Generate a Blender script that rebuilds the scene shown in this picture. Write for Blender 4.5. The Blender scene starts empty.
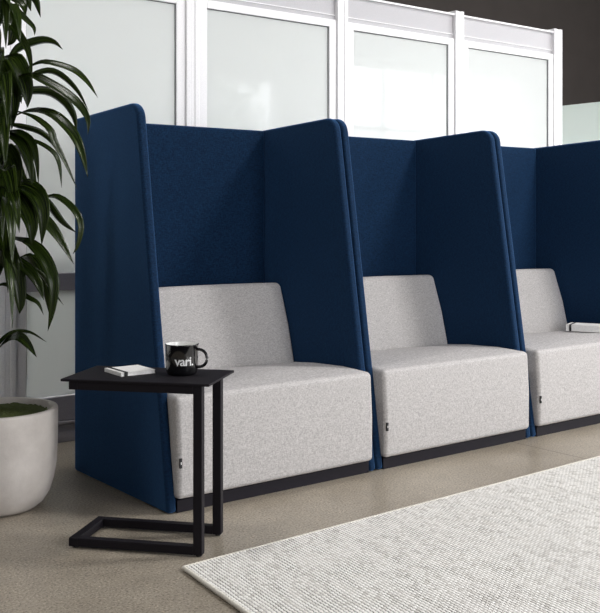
import bpy, bmesh, math, random
from mathutils import Vector, Matrix
random.seed(7)
S = bpy.context.scene
COL = S.collection
R = math.radians

# ------------------------------------------------------------------ materials
def new_mat(name):
    m = bpy.data.materials.new(name); m.use_nodes = True
    nt = m.node_tree
    return m, nt, nt.nodes['Principled BSDF']

def N(nt, kind, **kw):
    n = nt.nodes.new(kind)
    for k, v in kw.items():
        if k.startswith('i_'):
            n.inputs[k[2:].replace('_', ' ')].default_value = v
        else:
            setattr(n, k, v)
    return n

def ramp(nt, fac, stops):
    r = nt.nodes.new('ShaderNodeValToRGB')
    e = r.color_ramp.elements
    while len(e) < len(stops): e.new(.5)
    for el, (p, c) in zip(e, stops):
        el.position = p; el.color = (*c, 1)
    nt.links.new(fac, r.inputs[0])
    return r.outputs[0]

def simple(name, col, rough=.5, metal=0, spec=.5, bump=0, bscale=200, coat=0):
    m, nt, b = new_mat(name)
    b.inputs['Base Color'].default_value = (*col, 1)
    b.inputs['Roughness'].default_value = rough
    b.inputs['Metallic'].default_value = metal
    b.inputs['Specular IOR Level'].default_value = spec
    b.inputs['Coat Weight'].default_value = coat
    tc = N(nt, 'ShaderNodeTexCoord')
    n = N(nt, 'ShaderNodeTexNoise', i_Scale=bscale, i_Detail=3)
    nt.links.new(tc.outputs['Object'], n.inputs['Vector'])
    c = ramp(nt, n.outputs[0], [(.3, tuple(x*.93 for x in col)), (.7, tuple(min(1, x*1.07) for x in col))])
    nt.links.new(c, b.inputs['Base Color'])
    if bump:
        bp = N(nt, 'ShaderNodeBump', i_Strength=bump, i_Distance=.001)
        nt.links.new(n.outputs[0], bp.inputs['Height'])
        nt.links.new(bp.outputs[0], b.inputs['Normal'])
    return m

def fabric(name, c0, c1, sheen, sheen_tint, thread=420, bump=.35, rough=.9):
    """woven cloth: two crossed stretched noises make the warp and the weft"""
    m, nt, b = new_mat(name)
    L = nt.links.new
    tc = N(nt, 'ShaderNodeTexCoord')
    outs = []
    for sc in ((.16, .16, 1), (1, 1, .16)):
        mp = N(nt, 'ShaderNodeMapping'); mp.inputs['Scale'].default_value = sc
        L(tc.outputs['Object'], mp.inputs[0])
        n = N(nt, 'ShaderNodeTexNoise', i_Scale=thread, i_Detail=2, i_Roughness=.6)
        L(mp.outputs[0], n.inputs['Vector']); outs.append(n.outputs[0])
    add = N(nt, 'ShaderNodeMath', operation='ADD'); L(outs[0], add.inputs[0]); L(outs[1], add.inputs[1])
    half = N(nt, 'ShaderNodeMath', operation='MULTIPLY'); L(add.outputs[0], half.inputs[0]); half.inputs[1].default_value = .5
    L(ramp(nt, half.outputs[0], [(.40, c0), (.60, c1)]), b.inputs['Base Color'])
    b.inputs['Roughness'].default_value = rough
    b.inputs['Specular IOR Level'].default_value = .15
    b.inputs['Sheen Weight'].default_value = sheen
    b.inputs['Sheen Roughness'].default_value = .45
    b.inputs['Sheen Tint'].default_value = (*sheen_tint, 1)
    bp = N(nt, 'ShaderNodeBump', i_Strength=bump, i_Distance=.0012)
    L(half.outputs[0], bp.inputs['Height']); L(bp.outputs[0], b.inputs['Normal'])
    return m

M = {}
M['navy'] = fabric('navy_fabric', (.0009, .0065, .023), (.0044, .025, .066), .8, (.12, .34, .78), thread=430)
M['grey'] = fabric('grey_fabric', (.35, .335, .33), (.60, .58, .57), .1, (.9, .88, .9), thread=560, bump=.3)
M['plinth'] = simple('plinth_laminate', (.010, .008, .013), .6, spec=.2)
M['charcoal'] = simple('charcoal_powder_coat', (.0075, .006, .009), .6, spec=.2, bump=.15, bscale=900)
M['mug'] = simple('black_enamel', (.004, .004, .005), .12, coat=.6)
M['mug_in'] = simple('white_enamel', (.85, .85, .83), .15)
M['print'] = simple('white_print', (.9, .9, .9), .4)
M['paper'] = simple('white_paper', (.88, .87, .85), .6)
M['elastic'] = simple('black_elastic', (.01, .01, .012), .6)
M['tag'] = simple('black_tag', (.008, .008, .01), .6)
M['alu'] = simple('white_powder_coated_aluminium', (.86, .855, .87), .35, spec=.5)
M['header'] = simple('brushed_header_panel', (.47, .465, .485), .4)
M['rail'] = simple('grey_rail', (.36, .35, .39), .4)
M['gasket'] = simple('dark_gasket', (.09, .09, .10), .6)
M['ceiling'] = simple('dark_ceiling_paint', (.03, .027, .025), .9)
M['darkwall'] = simple('dark_brown_wall_paint', (.078, .066, .060), .85, bscale=2)
M['white_wall'] = simple('white_wall_paint', (.62, .62, .62), .8)
M['grey_wall'] = simple('grey_wall_paint', (.22, .22, .22), .8)
M['stem'] = simple('cane_bark', (.10, .075, .04), .8, bump=.8, bscale=80)

def glass_mat(name, col, trans, coat_rough=.03, coat=.6):
    """back-painted frosted sheet with a polished front"""
    m, nt, b = new_mat(name)
    L = nt.links.new
    b.inputs['Base Color'].default_value = (*col, 1)
    b.inputs['Roughness'].default_value = .35
    b.inputs['Coat Weight'].default_value = coat
    b.inputs['Coat Roughness'].default_value = coat_rough
    b.inputs['Coat IOR'].default_value = 1.6
    tr = N(nt, 'ShaderNodeBsdfTranslucent'); tr.inputs[0].default_value = (*col, 1)
    mx = N(nt, 'ShaderNodeMixShader'); mx.inputs[0].default_value = trans
    L(b.outputs[0], mx.inputs[1]); L(tr.outputs[0], mx.inputs[2])
    L(mx.outputs[0], nt.nodes['Material Output'].inputs[0])
    return m
M['frosted'] = glass_mat('frosted_glass', (.75, .775, .77), .42)
M['green_glass'] = glass_mat('pale_green_glass', (.76, .84, .82), .4)

# polished concrete
def concrete():
    m, nt, b = new_mat('polished_concrete'); L = nt.links.new
    tc = N(nt, 'ShaderNodeTexCoord')
    big = N(nt, 'ShaderNodeTexNoise', i_Scale=1.3, i_Detail=6, i_Roughness=.62)
    fine = N(nt, 'ShaderNodeTexNoise', i_Scale=130, i_Detail=3, i_Roughness=.7)
    mid = N(nt, 'ShaderNodeTexNoise', i_Scale=14, i_Detail=5, i_Roughness=.7)
    for n in (big, fine, mid): L(tc.outputs['Object'], n.inputs['Vector'])
    a = ramp(nt, big.outputs[0], [(.3, (.27, .230, .178)), (.7, (.43, .382, .315))])
    c = ramp(nt, fine.outputs[0], [(.36, (.28, .27, .25)), (.45, (.85, .85, .84)), (.58, (1, 1, 1)), (.68, (1.7, 1.66, 1.6))])
    d = ramp(nt, mid.outputs[0], [(.3, (.88, .88, .88)), (.7, (1.1, 1.1, 1.1))])
    m1 = N(nt, 'ShaderNodeMix', data_type='RGBA', blend_type='MULTIPLY'); m1.inputs[0].default_value = 1
    L(a, m1.inputs[6]); L(c, m1.inputs[7])
    m2 = N(nt, 'ShaderNodeMix', data_type='RGBA', blend_type='MULTIPLY'); m2.inputs[0].default_value = 1
    L(m1.outputs[2], m2.inputs[6]); L(d, m2.inputs[7])
    # saw-cut joints every 3.4 m
    sep = N(nt, 'ShaderNodeSeparateXYZ'); L(tc.outputs['Object'], sep.inputs[0])
    fac = None
    for ax, off in (('X', 1.905),):
        s = N(nt, 'ShaderNodeMath', operation='SUBTRACT'); L(sep.outputs[ax], s.inputs[0]); s.inputs[1].default_value = off - 34*.5
        p = N(nt, 'ShaderNodeMath', operation='PINGPONG'); L(s.outputs[0], p.inputs[0]); p.inputs[1].default_value = 1.7
        g = N(nt, 'ShaderNodeMath', operation='LESS_THAN'); L(p.outputs[0], g.inputs[0]); g.inputs[1].default_value = .003
        if fac is None: fac = g.outputs[0]
        else:
            mm = N(nt, 'ShaderNodeMath', operation='MAXIMUM'); L(fac, mm.inputs[0]); L(g.outputs[0], mm.inputs[1]); fac = mm.outputs[0]
    m3 = N(nt, 'ShaderNodeMix', data_type='RGBA'); L(fac, m3.inputs[0]); L(m2.outputs[2], m3.inputs[6]); m3.inputs[7].default_value = (.07, .06, .05, 1)
    L(m3.outputs[2], b.inputs['Base Color'])
    rr = N(nt, 'ShaderNodeMapRange'); rr.inputs['To Min'].default_value = .22; rr.inputs['To Max'].default_value = .42
    L(mid.outputs[0], rr.inputs[0]); L(rr.outputs[0], b.inputs['Roughness'])
    b.inputs['Specular IOR Level'].default_value = .4
    bp = N(nt, 'ShaderNodeBump', i_Strength=.06, i_Distance=.001); L(fine.outputs[0], bp.inputs['Height']); L(bp.outputs[0], b.inputs['Normal'])
    return m
M['concrete'] = concrete()

# woven wool rug: rows of plump stitches, UV in metres
def rug_mat():
    m, nt, b = new_mat('woven_wool'); L = nt.links.new
    def math_(op, a, c=None, d=None):
        n = N(nt, 'ShaderNodeMath', operation=op)
        for i, v in enumerate((a, c, d)):
            if v is None: continue
            if isinstance(v, (int, float)): n.inputs[i].default_value = v
            else: L(v, n.inputs[i])
        return n.outputs[0]
    uv = N(nt, 'ShaderNodeUVMap'); sep = N(nt, 'ShaderNodeSeparateXYZ'); L(uv.outputs[0], sep.inputs[0])
    wob = N(nt, 'ShaderNodeTexNoise', i_Scale=9, i_Detail=2); L(uv.outputs[0], wob.inputs['Vector'])
    u = math_('ADD', sep.outputs[0], math_('MULTIPLY', wob.outputs[0], .012))
    ru = math_('DIVIDE', u, .0125)
    row = math_('FLOOR', ru)
    v = math_('ADD', math_('DIVIDE', sep.outputs[1], .017), math_('MULTIPLY', row, .5))
    col = math_('FLOOR', v)
    fu = math_('SUBTRACT', math_('FRACT', ru), .5); fv = math_('SUBTRACT', math_('FRACT', v), .5)
    d = math_('SQRT', math_('ADD', math_('MULTIPLY', math_('MULTIPLY', fu, fu), 3.4), math_('MULTIPLY', math_('MULTIPLY', fv, fv), 2.2)))
    h = math_('SUBTRACT', 1.0, d)
    comb = N(nt, 'ShaderNodeCombineXYZ'); L(row, comb.inputs[0]); L(col, comb.inputs[1])
    wn = N(nt, 'ShaderNodeTexWhiteNoise', noise_dimensions='2D'); L(comb.outputs[0], wn.inputs['Vector'])
    yarn = ramp(nt, wn.outputs[0], [(0, (.60, .58, .545)), (.2, (.74, .72, .68)), (.5, (.80, .785, .75)), (1, (.86, .845, .81))])
    # wide streaks of greyer yarn
    st = N(nt, 'ShaderNodeTexNoise', i_Scale=1, i_Detail=3)
    mp = N(nt, 'ShaderNodeMapping'); mp.inputs['Scale'].default_value = (26, 7, 1); L(uv.outputs[0], mp.inputs[0]); L(mp.outputs[0], st.inputs['Vector'])
    gapc = ramp(nt, st.outputs[0], [(.38, (.07, .068, .065)), (.60, (.40, .385, .37))])
    gap = N(nt, 'ShaderNodeMapRange'); gap.inputs['From Min'].default_value = .08; gap.inputs['From Max'].default_value = .26; L(h, gap.inputs[0])
    mx = N(nt, 'ShaderNodeMix', data_type='RGBA'); L(gap.outputs[0], mx.inputs[0]); L(gapc, mx.inputs[6]); L(yarn, mx.inputs[7])
    L(mx.outputs[2], b.inputs['Base Color'])
    b.inputs['Roughness'].default_value = .95; b.inputs['Specular IOR Level'].default_value = .1
    bp = N(nt, 'ShaderNodeBump', i_Strength=.5, i_Distance=.003); L(h, bp.inputs['Height']); L(bp.outputs[0], b.inputs['Normal'])
    return m
M['rug'] = rug_mat()
M['rug_edge'] = simple('wool_binding', (.72, .69, .62), .95, spec=.1, bump=1, bscale=150)

def leaf_mat():
    m, nt, b = new_mat('dracaena_leaf'); L = nt.links.new
    uv = N(nt, 'ShaderNodeUVMap')
    mp = N(nt, 'ShaderNodeMapping'); mp.inputs['Scale'].default_value = (9, .7, 1); L(uv.outputs[0], mp.inputs[0])
    n = N(nt, 'ShaderNodeTexNoise', i_Scale=3, i_Detail=3); L(mp.outputs[0], n.inputs['Vector'])
    c = ramp(nt, n.outputs[0], [(.3, (.002, .006, .001)), (.5, (.009, .019, .002)), (.70, (.055, .085, .012))])
    L(c, b.inputs['Base Color'])
    b.inputs['Roughness'].default_value = .27
    b.inputs['Specular IOR Level'].default_value = .3
    bp = N(nt, 'ShaderNodeBump', i_Strength=.25, i_Distance=.002); L(n.outputs[0], bp.inputs['Height']); L(bp.outputs[0], b.inputs['Normal'])
    return m
M['leaf'] = leaf_mat()

def pot_mat():
    m, nt, b = new_mat('cast_stone'); L = nt.links.new
    tc = N(nt, 'ShaderNodeTexCoord')
    n = N(nt, 'ShaderNodeTexNoise', i_Scale=9, i_Detail=6, i_Roughness=.65)
    f = N(nt, 'ShaderNodeTexNoise', i_Scale=160, i_Detail=3)
    for k in (n, f): L(tc.outputs['Object'], k.inputs['Vector'])
    L(ramp(nt, n.outputs[0], [(.3, (.54, .50, .47)), (.7, (.66, .62, .585))]), b.inputs['Base Color'])
    b.inputs['Roughness'].default_value = .8
    bp = N(nt, 'ShaderNodeBump', i_Strength=.35, i_Distance=.002); L(f.outputs[0], bp.inputs['Height']); L(bp.outputs[0], b.inputs['Normal'])
    return m
M['pot'] = pot_mat()
M['soil'] = simple('moss', (.075, .095, .022), .95, bump=1, bscale=60)
M['lawn'] = simple('outdoor_paving', (.30, .30, .28), .9, bscale=3)
M['tree'] = simple('outdoor_tree_leaves', (.05, .09, .03), .6)

# ------------------------------------------------------------------ geometry helpers
def link(name, bm, mat, parent=None, loc=(0, 0, 0), smooth=False, bevel=0, seg=4, angle=30, rot=None, mats=None):
    me = bpy.data.meshes.new(name); bm.normal_update(); bm.to_mesh(me); bm.free()
    for m_ in (mats or [mat]): me.materials.append(m_)
    o = bpy.data.objects.new(name, me); COL.objects.link(o)
    o.location = loc
    if rot: o.rotation_euler = rot
    if parent: o.parent = parent
    if bevel:
        md = o.modifiers.new('bevel', 'BEVEL'); md.width = bevel; md.segments = seg
        md.limit_method = 'ANGLE'; md.angle_limit = R(angle); md.use_clamp_overlap = True
    if smooth or bevel:
        for p in me.polygons: p.use_smooth = True
        if bevel:
            md = o.modifiers.new('wn', 'WEIGHTED_NORMAL'); md.keep_sharp = True
    return o

def box(bm, x0, x1, y0, y1, z0, z1):
    vs = [bm.verts.new((x, y, z)) for x in (x0, x1) for y in (y0, y1) for z in (z0, z1)]
    for f in ((0, 1, 3, 2), (4, 6, 7, 5), (0, 4, 5, 1), (2, 3, 7, 6), (0, 2, 6, 4), (1, 5, 7, 3)):
        bm.faces.new([vs[i] for i in f])
    return vs

def boxes(*bs):
    bm = bmesh.new()
    for b in bs: box(bm, *b)
    bmesh.ops.recalc_face_normals(bm, faces=bm.faces)
    return bm

def extrude_x(prof, xs, dz=None):
    """profile in (y, z), lofted through the stations xs; dz(x, i) lifts profile point i"""
    bm = bmesh.new(); rings = []
    for x in xs:
        rings.append([bm.verts.new((x, y, z + (dz(x, i) if dz else 0))) for i, (y, z) in enumerate(prof)])
    n = len(prof)
    for a, b in zip(rings, rings[1:]):
        for i in range(n):
            bm.faces.new((a[i], a[(i+1) % n], b[(i+1) % n], b[i]))
    bm.faces.new(rings[0]); bm.faces.new(rings[-1][::-1])
    bmesh.ops.recalc_face_normals(bm, faces=bm.faces)
    return bm

def lathe(prof, n=64, close=False):
    bm = bmesh.new(); rings = []
    for r, z in prof:
        if r < 1e-6: rings.append([bm.verts.new((0, 0, z))])
        else: rings.append([bm.verts.new((r*math.cos(2*math.pi*k/n), r*math.sin(2*math.pi*k/n), z)) for k in range(n)])
    for a, b in zip(rings, rings[1:]):
        for k in range(n):
            q = []
            for ring, kk in ((a, k), (a, k+1), (b, k+1), (b, k)):
                v = ring[kk % len(ring)] if len(ring) > 1 else ring[0]
                if v not in q: q.append(v)
            if len(q) > 2: bm.faces.new(q)
    bmesh.ops.recalc_face_normals(bm, faces=bm.faces)
    return bm

def tube(bm, pts, rad, n=10, cap=True):
    pts = [Vector(p) for p in pts]; rings = []
    up = Vector((0, 0, 1))
    for i, p in enumerate(pts):
        t = (pts[min(i+1, len(pts)-1)] - pts[max(i-1, 0)]).normalized()
        a = t.cross(up)
        if a.length < 1e-3: a = t.cross(Vector((1, 0, 0)))
        a.normalize(); b = t.cross(a)
        r = rad[i] if isinstance(rad, (list, tuple)) else rad
        rings.append([bm.verts.new(p + a*math.cos(2*math.pi*k/n)*r + b*math.sin(2*math.pi*k/n)*r) for k in range(n)])
    for A, B in zip(rings, rings[1:]):
        for k in range(n): bm.faces.new((A[k], A[(k+1) % n], B[(k+1) % n], B[k]))
    if cap: bm.faces.new(rings[0][::-1]); bm.faces.new(rings[-1])

def empty(name, loc=(0, 0, 0), rz=0):
    o = bpy.data.objects.new(name, None); COL.objects.link(o)
    o.location = loc; o.rotation_euler = (0, 0, rz); o.empty_display_size = .1
    return o

def tag(o, label=None, cat=None, group=None, kind=None):
    for k, v in (('label', label), ('category', cat), ('group', group), ('kind', kind)):
        if v: o[k] = v
    return o

def structure(name, bm, mat, parent=None, **kw):
    o = link(name, bm, mat, parent, **kw)
    if not parent: o['kind'] = 'structure'
    return o
def copy_tree(o, parent=None):
    c = o.copy(); COL.objects.link(c)
    if parent: c.parent = parent
    for ch in list(o.children): copy_tree(ch, c)
    return c

# ------------------------------------------------------------------ camera
cam = bpy.data.cameras.new('camera'); co = bpy.data.objects.new('camera', cam); COL.objects.link(co)
FPX, YAW, YH = 991.845, 37.802, 215.35
co.location = (-1.8603, -3.1677, 1.1)
co.rotation_euler = (R(90), 0, R(-YAW))
cam.sensor_fit = 'HORIZONTAL'; cam.sensor_width = 36; cam.lens = 36*FPX/600
cam.shift_y = -(306.5 - YH)/600
cam.clip_start = .05; cam.clip_end = 200
S.camera = co

WIN_FRONT = [(.2, 2.4, 3.7), (6.3, 7.5, 3.25), (8.7, 13.4, 3.7)]  # first opening is added, unseen, to light the planter and seat fronts
WIN_RIGHT = [(-6.4, -.6, 3.7)]
FILL_LAMPS = [(1.2, -2.6, 8), (3.8, -2.4, 120), (7.5, -2.6, 70), (-1.5, .5, 34)]  # unseen overhead lamps, added as fill for floor, plant and booths
BACK_LAMPS = [(-1.6, 2.9, 32), (.6, 2.9, 26), (2.8, 2.9, 48)]  # hidden lamps added behind the partition to brighten its frosted panes
NB3 = ((2.888, .295, .444), -66)
# ------------------------------------------------------------------ room shell
X0, X1, Y0, Y1, ZC = -3.2, 14.0, -6.8, 7.5, 5.2
YW = 1.34
structure('floor', boxes((X0, X1, Y0, Y1, -.12, 0)), M['concrete'])
structure('ceiling', boxes((X0, X1, Y0, Y1, ZC, ZC+.15)), M['ceiling'])
structure('wall_back', boxes((X0, X1, Y1, Y1+.15, 0, ZC)), M['darkwall'])
structure('wall_left', boxes((X0-.15, X0, Y0, Y1, 0, ZC)), M['grey_wall'])

def window_wall(name, axis, a0, a1, pos, thick, openings, z0, mat, wn):
    """solid wall with openings; each opening holds a white frame with mullions and a pane"""
    bs = []; cur = a0
    def B(u0, u1, zz0, zz1, t0=pos, t1=None):
        t1 = pos+thick if t1 is None else t1
        return (u0, u1, t0, t1, zz0, zz1) if axis == 'x' else (t0, t1, u0, u1, zz0, zz1)
    for (u0, u1, z1) in openings:
        if u0 > cur: bs.append(B(cur, u0, 0, ZC))
        bs.append(B(u0, u1, 0, z0)); bs.append(B(u0, u1, z1, ZC)); cur = u1
    if cur < a1: bs.append(B(cur, a1, 0, ZC))
    w = structure(name, boxes(*bs), mat)
    for (u0, u1, z1) in openings:
        f = []; t0, t1 = pos+thick*.3, pos+thick*.7
        nm = max(1, round((u1-u0)/1.25))
        for k in range(nm+1):
            u = u0 + (u1-u0)*k/nm
            f.append(B(max(u0, u-.035), min(u1, u+.035), z0, z1, t0, t1))
        for z in (z0+.03, z1-.03, z0+(z1-z0)*.68):
            f.append(B(u0, u1, z-.03, z+.03, t0+.003, t1-.003))
        structure('window_%d' % wn, boxes(*f), M['alu']); wn += 1
    return wn
wn = window_wall('wall_front', 'x', X0, X1, Y0-.2, .2, WIN_FRONT, .25, M['white_wall'], 6)
wn = window_wall('wall_right', 'y', Y0, Y1, X1, .2, WIN_RIGHT, .25, M['white_wall'], wn)

# glazed partition behind the booths
posts = [-.098, .912, 1.951, 2.955, 3.980]
posts = [posts[0]-3.03, posts[0]-2.02, posts[0]-1.01] + posts
Z_TOP, Z_HEAD, Z_GL = 2.42, 2.257, 2.212
for i, x in enumerate(posts):
    last = i == len(posts)-1
    hw = .040 if not last else .045
    p = structure('trim_%d' % (i+1), boxes((x-hw, x-.012, YW-.012, YW+.09, 0, Z_TOP+.02), (x+.012, x+hw, YW-.012, YW+.09, 0, Z_TOP+.02),
                                          (x-.012, x+.012, YW-.009, YW+.085, 0, Z_TOP+.018)), M['alu'], bevel=.003, seg=2)
for i, (a, b) in enumerate(zip(posts, posts[1:])):
    x0, x1 = a+.0405, b-.0405
    w = empty('window_%d' % (i+1), (0, 0, 0)); w['kind'] = 'structure'
    st, zt, zm0, zm1 = .054, Z_GL, .736, .819
    # upper leaf frame
    link('window_frame', boxes((x0, x0+st, YW, YW+.05, .225, Z_HEAD), (x1-st, x1, YW, YW+.05, .225, Z_HEAD),
                               (x0+st, x1-st, YW, YW+.05, zt, Z_HEAD)), M['alu'], w, bevel=.003, seg=2)
    link('middle_rail', boxes((x0+st, x1-st, YW+.004, YW+.046, zm0, zm1)), M['rail'], w, bevel=.003, seg=2)
    link('kick_rail', boxes((x0, x1, YW-.002, YW+.05, .105, .222), (x0, x1, YW-.012, YW+.05, .088, .102), (x0, x1, YW-.006, YW+.05, .0, .085)), M['rail'], w, bevel=.003, seg=2)
    link('pane', boxes((x0+st-.003, x1-st+.003, YW+.014, YW+.022, .225, zm0), (x0+st-.003, x1-st+.003, YW+.014, YW+.022, zm1, zt+.003)), M['frosted'], w)
    g = .004
    link('gasket', boxes((x0+st, x0+st+g, YW+.010, YW+.0138, zm1, zt), (x1-st-g, x1-st, YW+.010, YW+.0138, zm1, zt), (x0+st+g, x1-st-g, YW+.010, YW+.0138, zt-g, zt),
                         (x0+st, x0+st+g, YW+.010, YW+.0138, .225, zm0), (x1-st-g, x1-st, YW+.010, YW+.0138, .225, zm0)), M['gasket'], w)
    link('header_panel', boxes((x0, x1, YW+.014, YW+.05, Z_HEAD+.003, Z_TOP-.012)), M['header'], w)
    link('header_cap', boxes((x0, x1, YW-.004, YW+.055, Z_TOP-.011, Z_TOP), (x0, x1, YW+.008, YW+.0135, Z_HEAD+.026, Z_HEAD+.031)), M['alu'], w)
structure('trim_20', boxes((X0+.01, 4.9, 4.2, 4.3, 0, 2.7)), M['white_wall'])      # unseen low white wall, added to bounce light through the frosted panes
# return partition of pale green glass
w = empty('window_20'); w['kind'] = 'structure'
link('pane', boxes((5.5, 5.512, .6, 6.4, .06, 2.09)), M['green_glass'], w)
link('window_frame', boxes((5.49, 5.522, .6, 6.4, 0, .06), (5.485, 5.527, .555, .6, 0, 2.09)), M['alu'], w)

# ------------------------------------------------------------------ privacy booths
W, D, T, HB, HF, YT = 1.031, .8033, .040, 1.516, 1.541, .240
SPLAY, OX = .003, -.016      # the side walls open a little towards the front
def arc(cx, cy, r, a0, a1, n):
    return [(cx+r*math.cos(R(a0+(a1-a0)*k/n)), cy+r*math.sin(R(a0+(a1-a0)*k/n))) for k in range(n+1)]
def side_profile():
    # y forward is negative; front edge leans from (0,.012) to (YT,HF)
    zb = .003
    fr = Vector((YT-0, HF-zb)).normalized()
    tp = Vector((D-YT, HB-HF)).normalized()
    c = Vector((YT, HF)); r = .07
    # fillet between the front edge and the top edge
    ang = math.acos(max(-1, min(1, (-fr).dot(tp)))); t = r/math.tan(ang/2)
    p0 = c - fr*t; p1 = c + tp*t
    bis = ((-fr)+tp).normalized(); ctr = c + bis*(r/math.sin(ang/2))
    a0 = math.degrees(math.atan2(p0.y-ctr.y, p0.x-ctr.x)); a1 = math.degrees(math.atan2(p1.y-ctr.y, p1.x-ctr.x))
    if a0 < a1: a0 += 360
    return [(0, zb)] + arc(ctr.x, ctr.y, r, a0, a1, 8) + [(D, HB), (D, zb)]

def taper(bm, sg=0, flare=0):
    for v in bm.verts:
        k = SPLAY*max(0, v.co.y)/D
        f = flare*max(0, min(1, (.20-v.co.y)/.15))
        if sg: v.co.x += sg*k
        else: v.co.x -= (k-f)*(v.co.x-W/2)/(W/2-T)
    return bm

def make_booth():
    root = empty('privacy_booth_seat')
    sp = side_profile()
    for x0, sg in ((.001, 1), (W-T-.001, -1)):
        link('side_panel', taper(extrude_x(sp, (x0, x0+T)), sg), M['navy'], root, bevel=.014, seg=5, angle=40)
    link('back_panel', taper(boxes((T+.002, W-T-.002, D-T, D-.002, .012, HB-.003))), M['navy'], root, bevel=.010, seg=4)
    link('plinth', taper(boxes((T+.002, W-T-.002, .004, D-T-.01, 0, .047))), M['plinth'], root, bevel=.002, seg=2)
    # seat: front leans out a little towards the floor, top falls to the back
    xa, xb = T+.003, W-T-.003
    xs = [xa+(xb-xa)*k/10 for k in range(11)]
    def crown(x, i, top): 
        s = (x-xa)/(xb-xa); return .008*math.sin(math.pi*s) if i in top else 0
    prof = [(-.018, .052), (-.019, .24), (-.008, .430), (.16, .438), (.36, .430), (.60, .408), (.60, .052)]
    link('seat_cushion', taper(extrude_x(prof, xs, lambda x, i: crown(x, i, (3, 4, 5))), flare=.010), M['grey'], root, bevel=.020, seg=6, angle=40)
    pb = [(.512, .400), (.560, .59), (.622, .765), (.634, .779), (.752, .772), (.752, .400)]
    link('back_cushion', taper(extrude_x(pb, xs, lambda x, i: crown(x, i, (2, 3, 4))*.6)), M['grey'], root, bevel=.024, seg=5, angle=34)
    # stitched seams of the seat box
    for x in (xa+.004, xb-.004):
        bm = bmesh.new()
        tube(bm, [(x, -.0145, .07), (x, -.0155, .24), (x, -.0050, .41)], .0016, 6)
        link('seam', bm, M['grey'], root)
    bm = boxes((xa-.004, xa+.006, -.0225, -.0155, .170, .206))
    t = link('fabric_tag', bm, M['tag'], root, bevel=.001, seg=2)
    t['label'] = 'small black woven tag on the seat front'
    link('tag_mark', boxes((xa-.001, xa+.002, -.0232, -.0224, .184, .193)), M['paper'], t)
    return root
booth = make_booth()
labels = ['nearest navy high-walled booth with light grey seat, directly behind the small black side table',
          'middle navy high-walled booth with empty light grey seat, between two like it',
          'farthest navy high-walled booth, the one with a white notebook on its grey seat']
for i in range(3):
    o = booth if i == 0 else copy_tree(booth)
    o.location = (OX+W*i, 0, 0)
    tag(o, labels[i], 'booth seat', 'navy privacy booths in a row')

# ------------------------------------------------------------------ side table (local: x along the length to the right, y to the back)
AX = math.atan2(-.785, .62) + R(2)
ZT = .56
RF = Vector((-.158, -.469, 0))
tb = empty('side_table', RF, AX)
tag(tb, 'small black C-shaped metal side table standing before the nearest booth', 'table')
LX, BY = .494, .297
link('table_top', boxes((-LX, .019, 0, BY, ZT-.009, ZT)), M['charcoal'], tb, bevel=.0025, seg=2)
b_ = .030
xl, xr, yf, yb = -.468, -.008, .008, .252
for y in (yf, yb-b_):
    link('leg', boxes((xr-b_, xr, y, y+b_, .006, ZT-.0095)), M['charcoal'], tb, bevel=.002, seg=2)
def ubar(z0, z1, xr_):
    return boxes((xl+b_, xr_, yf, yf+b_, z0, z1), (xl+b_, xr_, yb-b_, yb, z0, z1), (xl, xl+b_, yf, yb, z0, z1))
link('base', ubar(.006, .034, xr-b_-.0005), M['charcoal'], tb, bevel=.002, seg=2)
link('top_frame', ubar(ZT-.036, ZT-.0095, xr-b_-.0005), M['charcoal'], tb, bevel=.002, seg=2)
for x in (xl+.02, xr-.015):
    for y in (yf+.015, yb-.015):
        bm = lathe([(0, 0), (.009, 0), (.009, .007), (0, .007)], 16)
        link('foot', bm, M['elastic'], tb, loc=(x, y, 0))

# ------------------------------------------------------------------ mug
mg = empty('coffee_mug', (-.110, -.256, ZT+.0005), 0)
tag(mg, 'black enamel mug with white lettering standing on the side table', 'mug')
rm, hm = .056, .103
prof = [(0, .002), (.043, .0), (.049, .002), (.0525, .010), (.0545, .022), (rm-.0005, .06), (rm, hm-.004), (rm+.0018, hm-.002), (rm+.0018, hm), (rm-.001, hm+.001)]
link('body', lathe(prof, 96), M['mug'], mg, smooth=True)
prof = [(rm-.001, hm+.0008), (rm-.003, hm-.003), (rm-.0035, .03), (.046, .010), (0, .008)]
link('lining', lathe(prof, 96), M['mug_in'], mg, smooth=True)
bm = lathe([(0, .088), (rm-.0037, .088)], 48); link('milk', bm, M['mug_in'], mg, smooth=True) if False else bm.free()
CAMRIGHT = -R(YAW)                     # direction the handle points: to the right of the viewer
bm = bmesh.new(); pts = []
for k in range(19):
    a = -100 + 200*k/18
    pts.append((.053 + .036*max(0, math.cos(R(a)))**.75 if abs(a) < 90 else .053, 0, .056 + .030*math.sin(R(a))))
tube(bm, pts, .0052, 12)
bmesh.ops.recalc_face_normals(bm, faces=bm.faces)
link('handle', bm, M['mug'], mg, rot=(0, 0, CAMRIGHT-R(12)), smooth=True)
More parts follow.
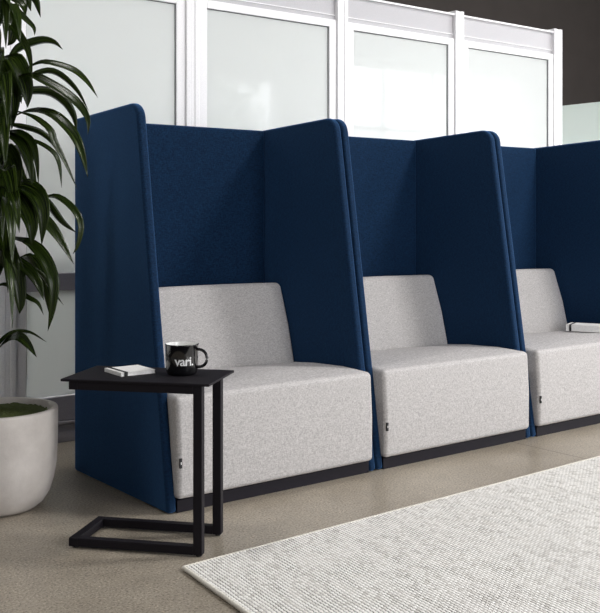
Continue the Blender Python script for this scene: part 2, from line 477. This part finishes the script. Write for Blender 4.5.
# lettering wrapped round the mug
cu = bpy.data.curves.new('txt', 'FONT'); cu.body = 'vari.'; cu.size = .043; cu.offset = .0007; cu.resolution_u = 6
cu.align_x = 'CENTER'; cu.space_character = .92
to = bpy.data.objects.new('txt', cu); COL.objects.link(to)
bpy.context.view_layer.update()
me = bpy.data.meshes.new_from_object(to.evaluated_get(bpy.context.evaluated_depsgraph_get()))
bpy.data.objects.remove(to)
bm = bmesh.new(); bm.from_mesh(me); bpy.data.meshes.remove(me)
bmesh.ops.triangulate(bm, faces=bm.faces)
for it in range(2):
    bmesh.ops.subdivide_edges(bm, edges=[e for e in bm.edges if e.calc_length() > .003], cuts=1, use_grid_fill=False)
    bmesh.ops.triangulate(bm, faces=bm.faces)
facing = R(-90-YAW+16)
for v in bm.verts:
    a = facing + v.co.x/rm; rr = rm + .0006
    v.co = Vector((rr*math.cos(a), rr*math.sin(a), 0.036 + v.co.y))
link('lettering', bm, M['print'], mg)['label'] = 'white lettering on the mug'

# ------------------------------------------------------------------ notebooks
def notebook(name, loc, rz, lx, ly, t, label, band_x, band_y=None):
    n = empty(name, loc, rz); tag(n, label, 'notebook')
    link('pages', boxes((-lx/2+.003, lx/2-.002, -ly/2+.002, ly/2-.002, .0015, t-.0015)), M['paper'], n)
    link('cover', boxes((-lx/2, lx/2, -ly/2, ly/2, 0, .0015), (-lx/2, lx/2, -ly/2, ly/2, t-.0015, t), (-lx/2, -lx/2+.0029, -ly/2, ly/2, .0015, t-.0015)), M['paper'], n, bevel=.0005, seg=2)
    e = .0009
    link('elastic_band', boxes((band_x-.006, band_x+.006, -ly/2-e, ly/2+e, t+.0001, t+e), (band_x-.006, band_x+.006, -ly/2-e, -ly/2-.0001, .0002, t+.0001),
                               (band_x-.006, band_x+.006, ly/2+.0001, ly/2+e, .0002, t+.0001)), M['elastic'], n)
    return n
notebook('notebook', (-.234, -.118, ZT+.0005), R(-2), .128, .132, .013, 'small white notebook with black elastic band beside the mug on the side table', -.046)
notebook('notebook', NB3[0], R(NB3[1]), .20, .13, .036, 'white notebook lying on the grey seat of the farthest booth, cut by the picture edge', -.075)

# ------------------------------------------------------------------ rug
bm = bmesh.new(); uvl = bm.loops.layers.uv.new('UVMap')
c00, c10 = Vector((-.262, -.518)), Vector((3.9, -.405))
c01, c11 = Vector((-.46, -2.30)), Vector((3.6, -2.45))
nu, nv, TH = 60, 30, .012
def rp(u, v): return (c00*(1-u)+c10*u)*(1-v) + (c01*(1-u)+c11*u)*v
top = [[bm.verts.new((*rp(i/nu, j/nv), TH)) for j in range(nv+1)] for i in range(nu+1)]
bot = [[bm.verts.new((*rp(i/nu, j/nv), .0005)) for j in range(nv+1)] for i in range(nu+1)]
for i in range(nu):
    for j in range(nv):
        f = bm.faces.new((top[i][j], top[i][j+1], top[i+1][j+1], top[i+1][j]))
        for l, (a, b) in zip(f.loops, ((i, j), (i, j+1), (i+1, j+1), (i+1, j))): l[uvl].uv = (a/nu*4.1, b/nv*1.85)
        bm.faces.new((bot[i][j], bot[i+1][j], bot[i+1][j+1], bot[i][j+1]))
rim = [(i, 0) for i in range(nu)] + [(nu, j) for j in range(nv)] + [(i, nv) for i in range(nu, 0, -1)] + [(0, j) for j in range(nv, 0, -1)]
for (a, b), (c, d) in zip(rim, rim[1:]+rim[:1]): bm.faces.new((top[a][b], top[c][d], bot[c][d], bot[a][b]))
bmesh.ops.recalc_face_normals(bm, faces=bm.faces)
rug = link('area_rug', bm, M['rug'])
tag(rug, 'large cream and grey woven wool rug lying on the concrete floor', 'rug')
# plump bound edge, one bead per stitch
bm = bmesh.new()
def bead_line(p, q, r0=.0058):
    n = int((q-p).length/.014)
    pts = []; rad = []
    for k in range(n*4+1):
        s = p + (q-p)*(k/(n*4)); pts.append((s.x, s.y, .0088)); rad.append(r0 + .0022*abs(math.sin(math.pi*k/4)) )
    tube(bm, pts, rad, 8)
bead_line(c00, c10, .004); bead_line(c00, c01)
bmesh.ops.recalc_face_normals(bm, faces=bm.faces)
link('binding', bm, M['rug_edge'], rug, smooth=True)

# ------------------------------------------------------------------ potted dracaena
PC = Vector((-.471, .494, 0))
pl = empty('potted_dracaena', PC)
tag(pl, 'tall leafy potted plant in a round white planter left of the nearest booth', 'plant')
prof = [(0, 0), (.135, 0), (.150, .004), (.175, .024), (.198, .060), (.214, .110), (.223, .17), (.226, .25), (.227, .32), (.2275, .366), (.225, .373), (.210, .375), (.206, .371),
        (.203, .33), (.195, .29), (0, .29)]
link('planter', lathe(prof, 128), M['pot'], pl, smooth=True)['label'] = 'round white cast stone planter'
bm = bmesh.new()
n, rings = 72, []
c = bm.verts.new((0, 0, .365))
for i in range(1, 25):
    r = .2035*i/24
    rings.append([bm.verts.new((r*math.cos(2*math.pi*k/n), r*math.sin(2*math.pi*k/n), .343 + .014*math.cos(r*7) + random.uniform(0, .012) - (.03 if i == 24 else 0))) for k in range(n)])
for k in range(n): bm.faces.new((c, rings[0][k], rings[0][(k+1) % n]))
for a, b in zip(rings, rings[1:]):
    for k in range(n): bm.faces.new((a[k], b[k], b[(k+1) % n], a[(k+1) % n]))
link('moss', bm, M['soil'], pl, smooth=True)
bm = bmesh.new()
canes = [((-.02, .01), (-.03, .01), 1.95, .020), ((-.075, .05), (-.11, .08), 1.45, .017), ((-.045, -.04), (-.05, -.06), 1.15, .016)]
for (xa_, ya_), (xb_, yb_), zt_, r_ in canes:
    k = 24
    tube(bm, [(xa_+(xb_-xa_)*i/k + .006*math.sin(i*1.3), ya_+(yb_-ya_)*i/k, .34+(zt_-.34)*i/k) for i in range(k+1)], [r_*(1+.08*(i % 2)) * (1-.35*i/k) for i in range(k+1)], 12)
bmesh.ops.recalc_face_normals(bm, faces=bm.faces)
link('cane', bm, M['stem'], pl, smooth=True)

# long arching leaves; each: azimuth from the right-hand side, width, [(reach, height) ...]
LEAVES = [
    (10, 8, [(0.037, 1.689), (0.07, 1.728), (0.108, 1.752), (0.164, 1.771), (0.209, 1.767), (0.243, 1.741)]),
    (-15, 6, [(0.103, 1.645), (0.154, 1.666), (0.209, 1.674), (0.313, 1.645), (0.375, 1.598), (0.42, 1.537)]),
    (20, 6, [(0.081, 1.607), (0.134, 1.64), (0.194, 1.659), (0.247, 1.638), (0.301, 1.585), (0.344, 1.512)]),
    (-28, 7, [(0.112, 1.626), (0.172, 1.623), (0.246, 1.592), (0.328, 1.55), (0.395, 1.506), (0.441, 1.449), (0.441, 1.391)]),
    (25, 8, [(0.045, 1.544), (0.109, 1.574), (0.193, 1.579), (0.255, 1.543), (0.29, 1.489), (0.302, 1.426)]),
    (-30, 8, [(0.075, 1.469), (0.163, 1.487), (0.28, 1.47), (0.378, 1.4), (0.426, 1.325), (0.455, 1.235)]),
    (-10, 6, [(0.078, 1.495), (0.147, 1.47), (0.208, 1.424), (0.228, 1.378), (0.268, 1.309), (0.324, 1.196)]),
    (30, 5, [(0.034, 1.452), (0.084, 1.442), (0.157, 1.426), (0.209, 1.389), (0.24, 1.335)]),
    (5, 5, [(0.06, 1.389), (0.135, 1.382), (0.203, 1.344), (0.23, 1.294), (0.241, 1.205)]),
    (-35, 9, [(0.047, 1.417), (0.082, 1.404), (0.14, 1.375), (0.18, 1.314), (0.202, 1.202)]),
    (-30, 5, [(0.048, 1.417), (0.111, 1.411), (0.178, 1.374), (0.204, 1.306), (0.214, 1.213)]),
    (-38, 14, [(0.025, 1.235), (0.076, 1.207), (0.15, 1.157), (0.21, 1.075), (0.21, 0.983)]),
    (-30, 12, [(0.053, 1.204), (0.137, 1.207), (0.209, 1.172), (0.239, 1.101), (0.229, 0.99)]),
    (-20, 5, [(0.145, 1.143), (0.216, 1.165), (0.273, 1.165), (0.338, 1.12), (0.368, 1.064), (0.355, 0.99), (0.334, 0.956)]),
    (15, 8, [(0.107, 1.159), (0.163, 1.152), (0.189, 1.136), (0.238, 1.074), (0.295, 1.031)]),
    (-15, 9, [(0.112, 1.105), (0.179, 1.09), (0.217, 1.06), (0.263, 1.007), (0.321, 0.918)]),
    (-30, 8, [(0.075, 1.014), (0.168, 0.996), (0.239, 0.945), (0.28, 0.88), (0.29, 0.825), (0.28, 0.743), (0.26, 0.672)]),
    (-30, 10, [(0.032, 1.006), (0.064, 0.949), (0.106, 0.875), (0.122, 0.781), (0.116, 0.728)]),
    (-20, 8, [(0.037, 0.937), (0.087, 0.923), (0.145, 0.886), (0.185, 0.838), (0.207, 0.782)]),
    (20, 4, [(0.037, 0.882), (0.096, 0.889), (0.156, 0.876), (0.202, 0.809), (0.247, 0.749)]),
    (-5, 4, [(-0.016, 0.822), (0.036, 0.833), (0.114, 0.788), (0.158, 0.765), (0.181, 0.72)]),
    (10, 6, [(-0.015, 0.577), (0.022, 0.622), (0.063, 0.648), (0.119, 0.647), (0.182, 0.611)]),
    (-30, 7, [(-0.011, 0.576), (0.048, 0.618), (0.111, 0.641), (0.163, 0.614), (0.204, 0.572)]),
    (-15, 5, [(-0.026, 1.927), (0.017, 1.916), (0.069, 1.887), (0.12, 1.842), (0.154, 1.81), (0.158, 1.78)]),
    (-40, 8, [(-0.007, 1.972), (0.06, 1.947), (0.125, 1.908), (0.17, 1.879), (0.183, 1.84)]),
    (-30, 9, [(-0.022, 1.92), (0.021, 1.904), (0.064, 1.861), (0.085, 1.81), (0.075, 1.765), (0.053, 1.744)]),
    (-35, 6, [(0.036, 1.844), (0.082, 1.82), (0.123, 1.778), (0.18, 1.709), (0.202, 1.603)]),
    (-25, 12, [(0.029, 1.701), (0.078, 1.69), (0.117, 1.631), (0.141, 1.565), (0.146, 1.505)]),
    (-30, 12, [(0.0, 1.714), (0.043, 1.661), (0.075, 1.595), (0.085, 1.518), (0.075, 1.424)]),
    (-30, 10, [(0.0, 1.35), (0.048, 1.349), (0.085, 1.31), (0.106, 1.252), (0.101, 1.177)]),
]
bm = bmesh.new(); uvl = bm.loops.layers.uv.new('UVMap')
def spline(P, n):
    out = []
    Q = [P[0]*2-P[1]] + P + [P[-1]*2-P[-2]]
    segs = len(P)-1
    for k in range(n+1):
        s = k/n*segs; i = min(int(s), segs-1); t = s-i
        a, b, c, d = Q[i:i+4]
        out.append(.5*((2*b)+(c-a)*t+(2*a-5*b+4*c-d)*t*t+(3*b-a-3*c+d)*t*t*t))
    return out
def leaf(pts, width, roll, n=16, droop_fold=.35):
    P = spline([Vector(p) for p in pts], n)
    rows = []
    for i, p in enumerate(P):
        t = (P[min(i+1, n)]-P[max(i-1, 0)])
        if t.length < 1e-6: t = Vector((0, 0, -1))
        t.normalize()
        s = i/n
        h = Vector((pts[-1][0]-pts[0][0], pts[-1][1]-pts[0][1], 0)); 
        if h.length < 1e-4: h = Vector((1, 0, 0))
        h.normalize()
        side = Vector((-h.y, h.x, 0))
        nrm = t.cross(side)
        if nrm.length < 1e-4: nrm = Vector((0, 0, 1))
        nrm.normalize()
        if nrm.z < 0 and i == 0: nrm = nrm
        side = nrm.cross(t).normalized()
        rr = roll*(.5+.5*s)
        A = side*math.cos(rr) + nrm*math.sin(rr)
        B = nrm*math.cos(rr) - side*math.sin(rr)
        w = width*.5*(min(1, .35+2.6*s) if s < .25 else 1)*max(.02, (1-((s-.30)/.70)**2.2) if s > .30 else 1)
        rows.append([bm.verts.new(p - A*w + B*w*droop_fold), bm.verts.new(p - A*w*.5 + B*w*.1), bm.verts.new(p), bm.verts.new(p + A*w*.5 + B*w*.1), bm.verts.new(p + A*w + B*w*droop_fold)])
    for i in range(n):
        for k in range(4):
            f = bm.faces.new((rows[i][k], rows[i][k+1], rows[i+1][k+1], rows[i+1][k]))
            for l, (a, b) in zip(f.loops, ((k, i), (k+1, i), (k+1, i+1), (k, i+1))): l[uvl].uv = (a/4+0.37*len(bm.faces) // 64, b/n)
CR = Vector((math.cos(R(YAW)), -math.sin(R(YAW)), 0)); CF = Vector((math.sin(R(YAW)), math.cos(R(YAW)), 0))
rnd = random.Random(3)
for phi, wpx, rz in LEAVES:
    d = CR*math.cos(R(phi)) + CF*math.sin(R(phi))
    pts = [tuple(d*r + Vector((0, 0, z))) for r, z in rz]
    leaf(pts, wpx*.0062, R(rnd.uniform(38, 62))*(1 if phi <= 5 else -1))
# the rest of the crown: to the left, the back and the viewer
for k in range(120):
    z = rnd.choice([1.95, 1.7, 1.6, 1.45, 1.4, 1.2, 1.15, 1.05, 1.0, .95]) + rnd.uniform(-.08, .10)
    if k < 46: phi = rnd.uniform(-110, -60)
    else: phi = rnd.uniform(70, 270)
    d = CR*math.cos(R(phi)) + CF*math.sin(R(phi))
    ln = rnd.uniform(.22, .40); up = rnd.uniform(.04, .16); dr = rnd.uniform(.08, .26)
    b = Vector((0, 0, z-.06))
    pts = [b, b + d*ln*.25 + Vector((0, 0, up*.75)), b + d*ln*.55 + Vector((0, 0, up)), b + d*ln*.85 + Vector((0, 0, up-dr*.4)), b + d*ln + Vector((0, 0, up-dr))]
    # keep the leaves clear of the partition behind
    pts = [Vector((max(-.9, p.x), min(.66, p.y), p.z)) for p in pts]
    leaf(pts, rnd.uniform(.045, .068), R(rnd.uniform(-50, 50)))
fo = link('foliage', bm, M['leaf'], pl, smooth=True, loc=(.022, .045, 0))
md = fo.modifiers.new('thickness', 'SOLIDIFY'); md.thickness = .0008

# ------------------------------------------------------------------ tree outside, mirrored in the frosted panes
tr_ = empty('street_tree', (7.9, -9.6, 0)); tag(tr_, 'leafy tree outside, seen only mirrored in the second frosted pane', 'tree')
bm = bmesh.new()
tube(bm, [(0, 0, 0), (.05, .02, 1.0), (-.04, 0, 2.0), (.03, .05, 3.2)], [.09, .07, .06, .03], 10)
for k in range(9):
    a = k*2.4; z = 1.5+k*.2
    tube(bm, [(0, 0, z), (.5*math.cos(a), .5*math.sin(a), z+.4), (.9*math.cos(a), .9*math.sin(a), z+.6)], [.035, .02, .008], 6)
bmesh.ops.recalc_face_normals(bm, faces=bm.faces)
link('trunk', bm, M['stem'], tr_)
bm = bmesh.new()
for k in range(2600):
    v = Vector((rnd.gauss(0, 1), rnd.gauss(0, 1), rnd.gauss(0, 1))).normalized()*(rnd.random()**.45)
    c = Vector((v.x*1.25, v.y*1.1, 2.75+v.z*1.35))
    a = Vector((rnd.uniform(-1, 1), rnd.uniform(-1, 1), rnd.uniform(-1, 1))).normalized(); b = a.orthogonal().normalized()
    s_ = rnd.uniform(.05, .09)
    bm.faces.new([bm.verts.new(c + a*s_), bm.verts.new(c + b*s_*.5), bm.verts.new(c - a*s_), bm.verts.new(c - b*s_*.5)])
link('foliage', bm, M['tree'], tr_)

# ------------------------------------------------------------------ light

wd = bpy.data.worlds.new('sky'); S.world = wd; wd.use_nodes = True
bg = wd.node_tree.nodes['Background']; bg.inputs[0].default_value = (.96, .97, 1.0, 1); bg.inputs[1].default_value = 5.0
def area(name, loc, rot, sx, sy, power, col=(1, 1, 1), portal=False):
    l = bpy.data.lights.new(name, 'AREA'); l.shape = 'RECTANGLE'; l.size = sx; l.size_y = sy; l.energy = power; l.color = col
    o = bpy.data.objects.new(name, l); COL.objects.link(o); o.location = loc; o.rotation_euler = rot
    if portal: l.cycles.is_portal = True
    return o
for a_, b_, c_ in WIN_FRONT: area('daylight_portal_front', ((a_+b_)/2, Y0-.25, (c_+.25)/2), (R(90), 0, 0), b_-a_, c_-.25, 1, portal=True)
area('daylight_portal_right', (X1+.25, -3.5, 1.98), (R(90), 0, R(90)), 5.8, 3.5, 1, portal=True)
# fill panels added to brighten the room, all out of view
def fill_light(x, y, power, z=ZC, label='added fill light panel over the room, out of view', grp='added fill light panels'):
    o = empty('fill_light', (x, y, z)); tag(o, label, 'fill light', grp)
    if z < ZC:
        for sx in (-.5, .5): link('rod', boxes((sx-.004, sx+.004, -.004, .004, 0, ZC-z)), M['alu'], o)
    link('housing', boxes((-.62, .62, -.17, .17, -.06, 0)), M['alu'], o)
    l = bpy.data.lights.new('fill_lamp', 'AREA'); l.shape = 'RECTANGLE'; l.size = 1.2; l.size_y = .3; l.energy = power; l.color = (1, .98, .965)
    q = bpy.data.objects.new('fill_lamp', l); COL.objects.link(q); q.parent = o; q.location = (0, 0, -.075)
for x, y, p in FILL_LAMPS: fill_light(x, y, p)
for x, y, p in BACK_LAMPS: fill_light(x, y, p, 2.62, 'added unseen light panel that backlights the frosted partition', 'added backlight panels')
S.view_settings.view_transform = 'Standard'; S.view_settings.look = 'None'; S.view_settings.gamma = 1
S.view_settings.use_curve_mapping = False
S.view_settings.exposure = 1.0
S.cycles.max_bounces = 6
S.cycles.use_denoising = True
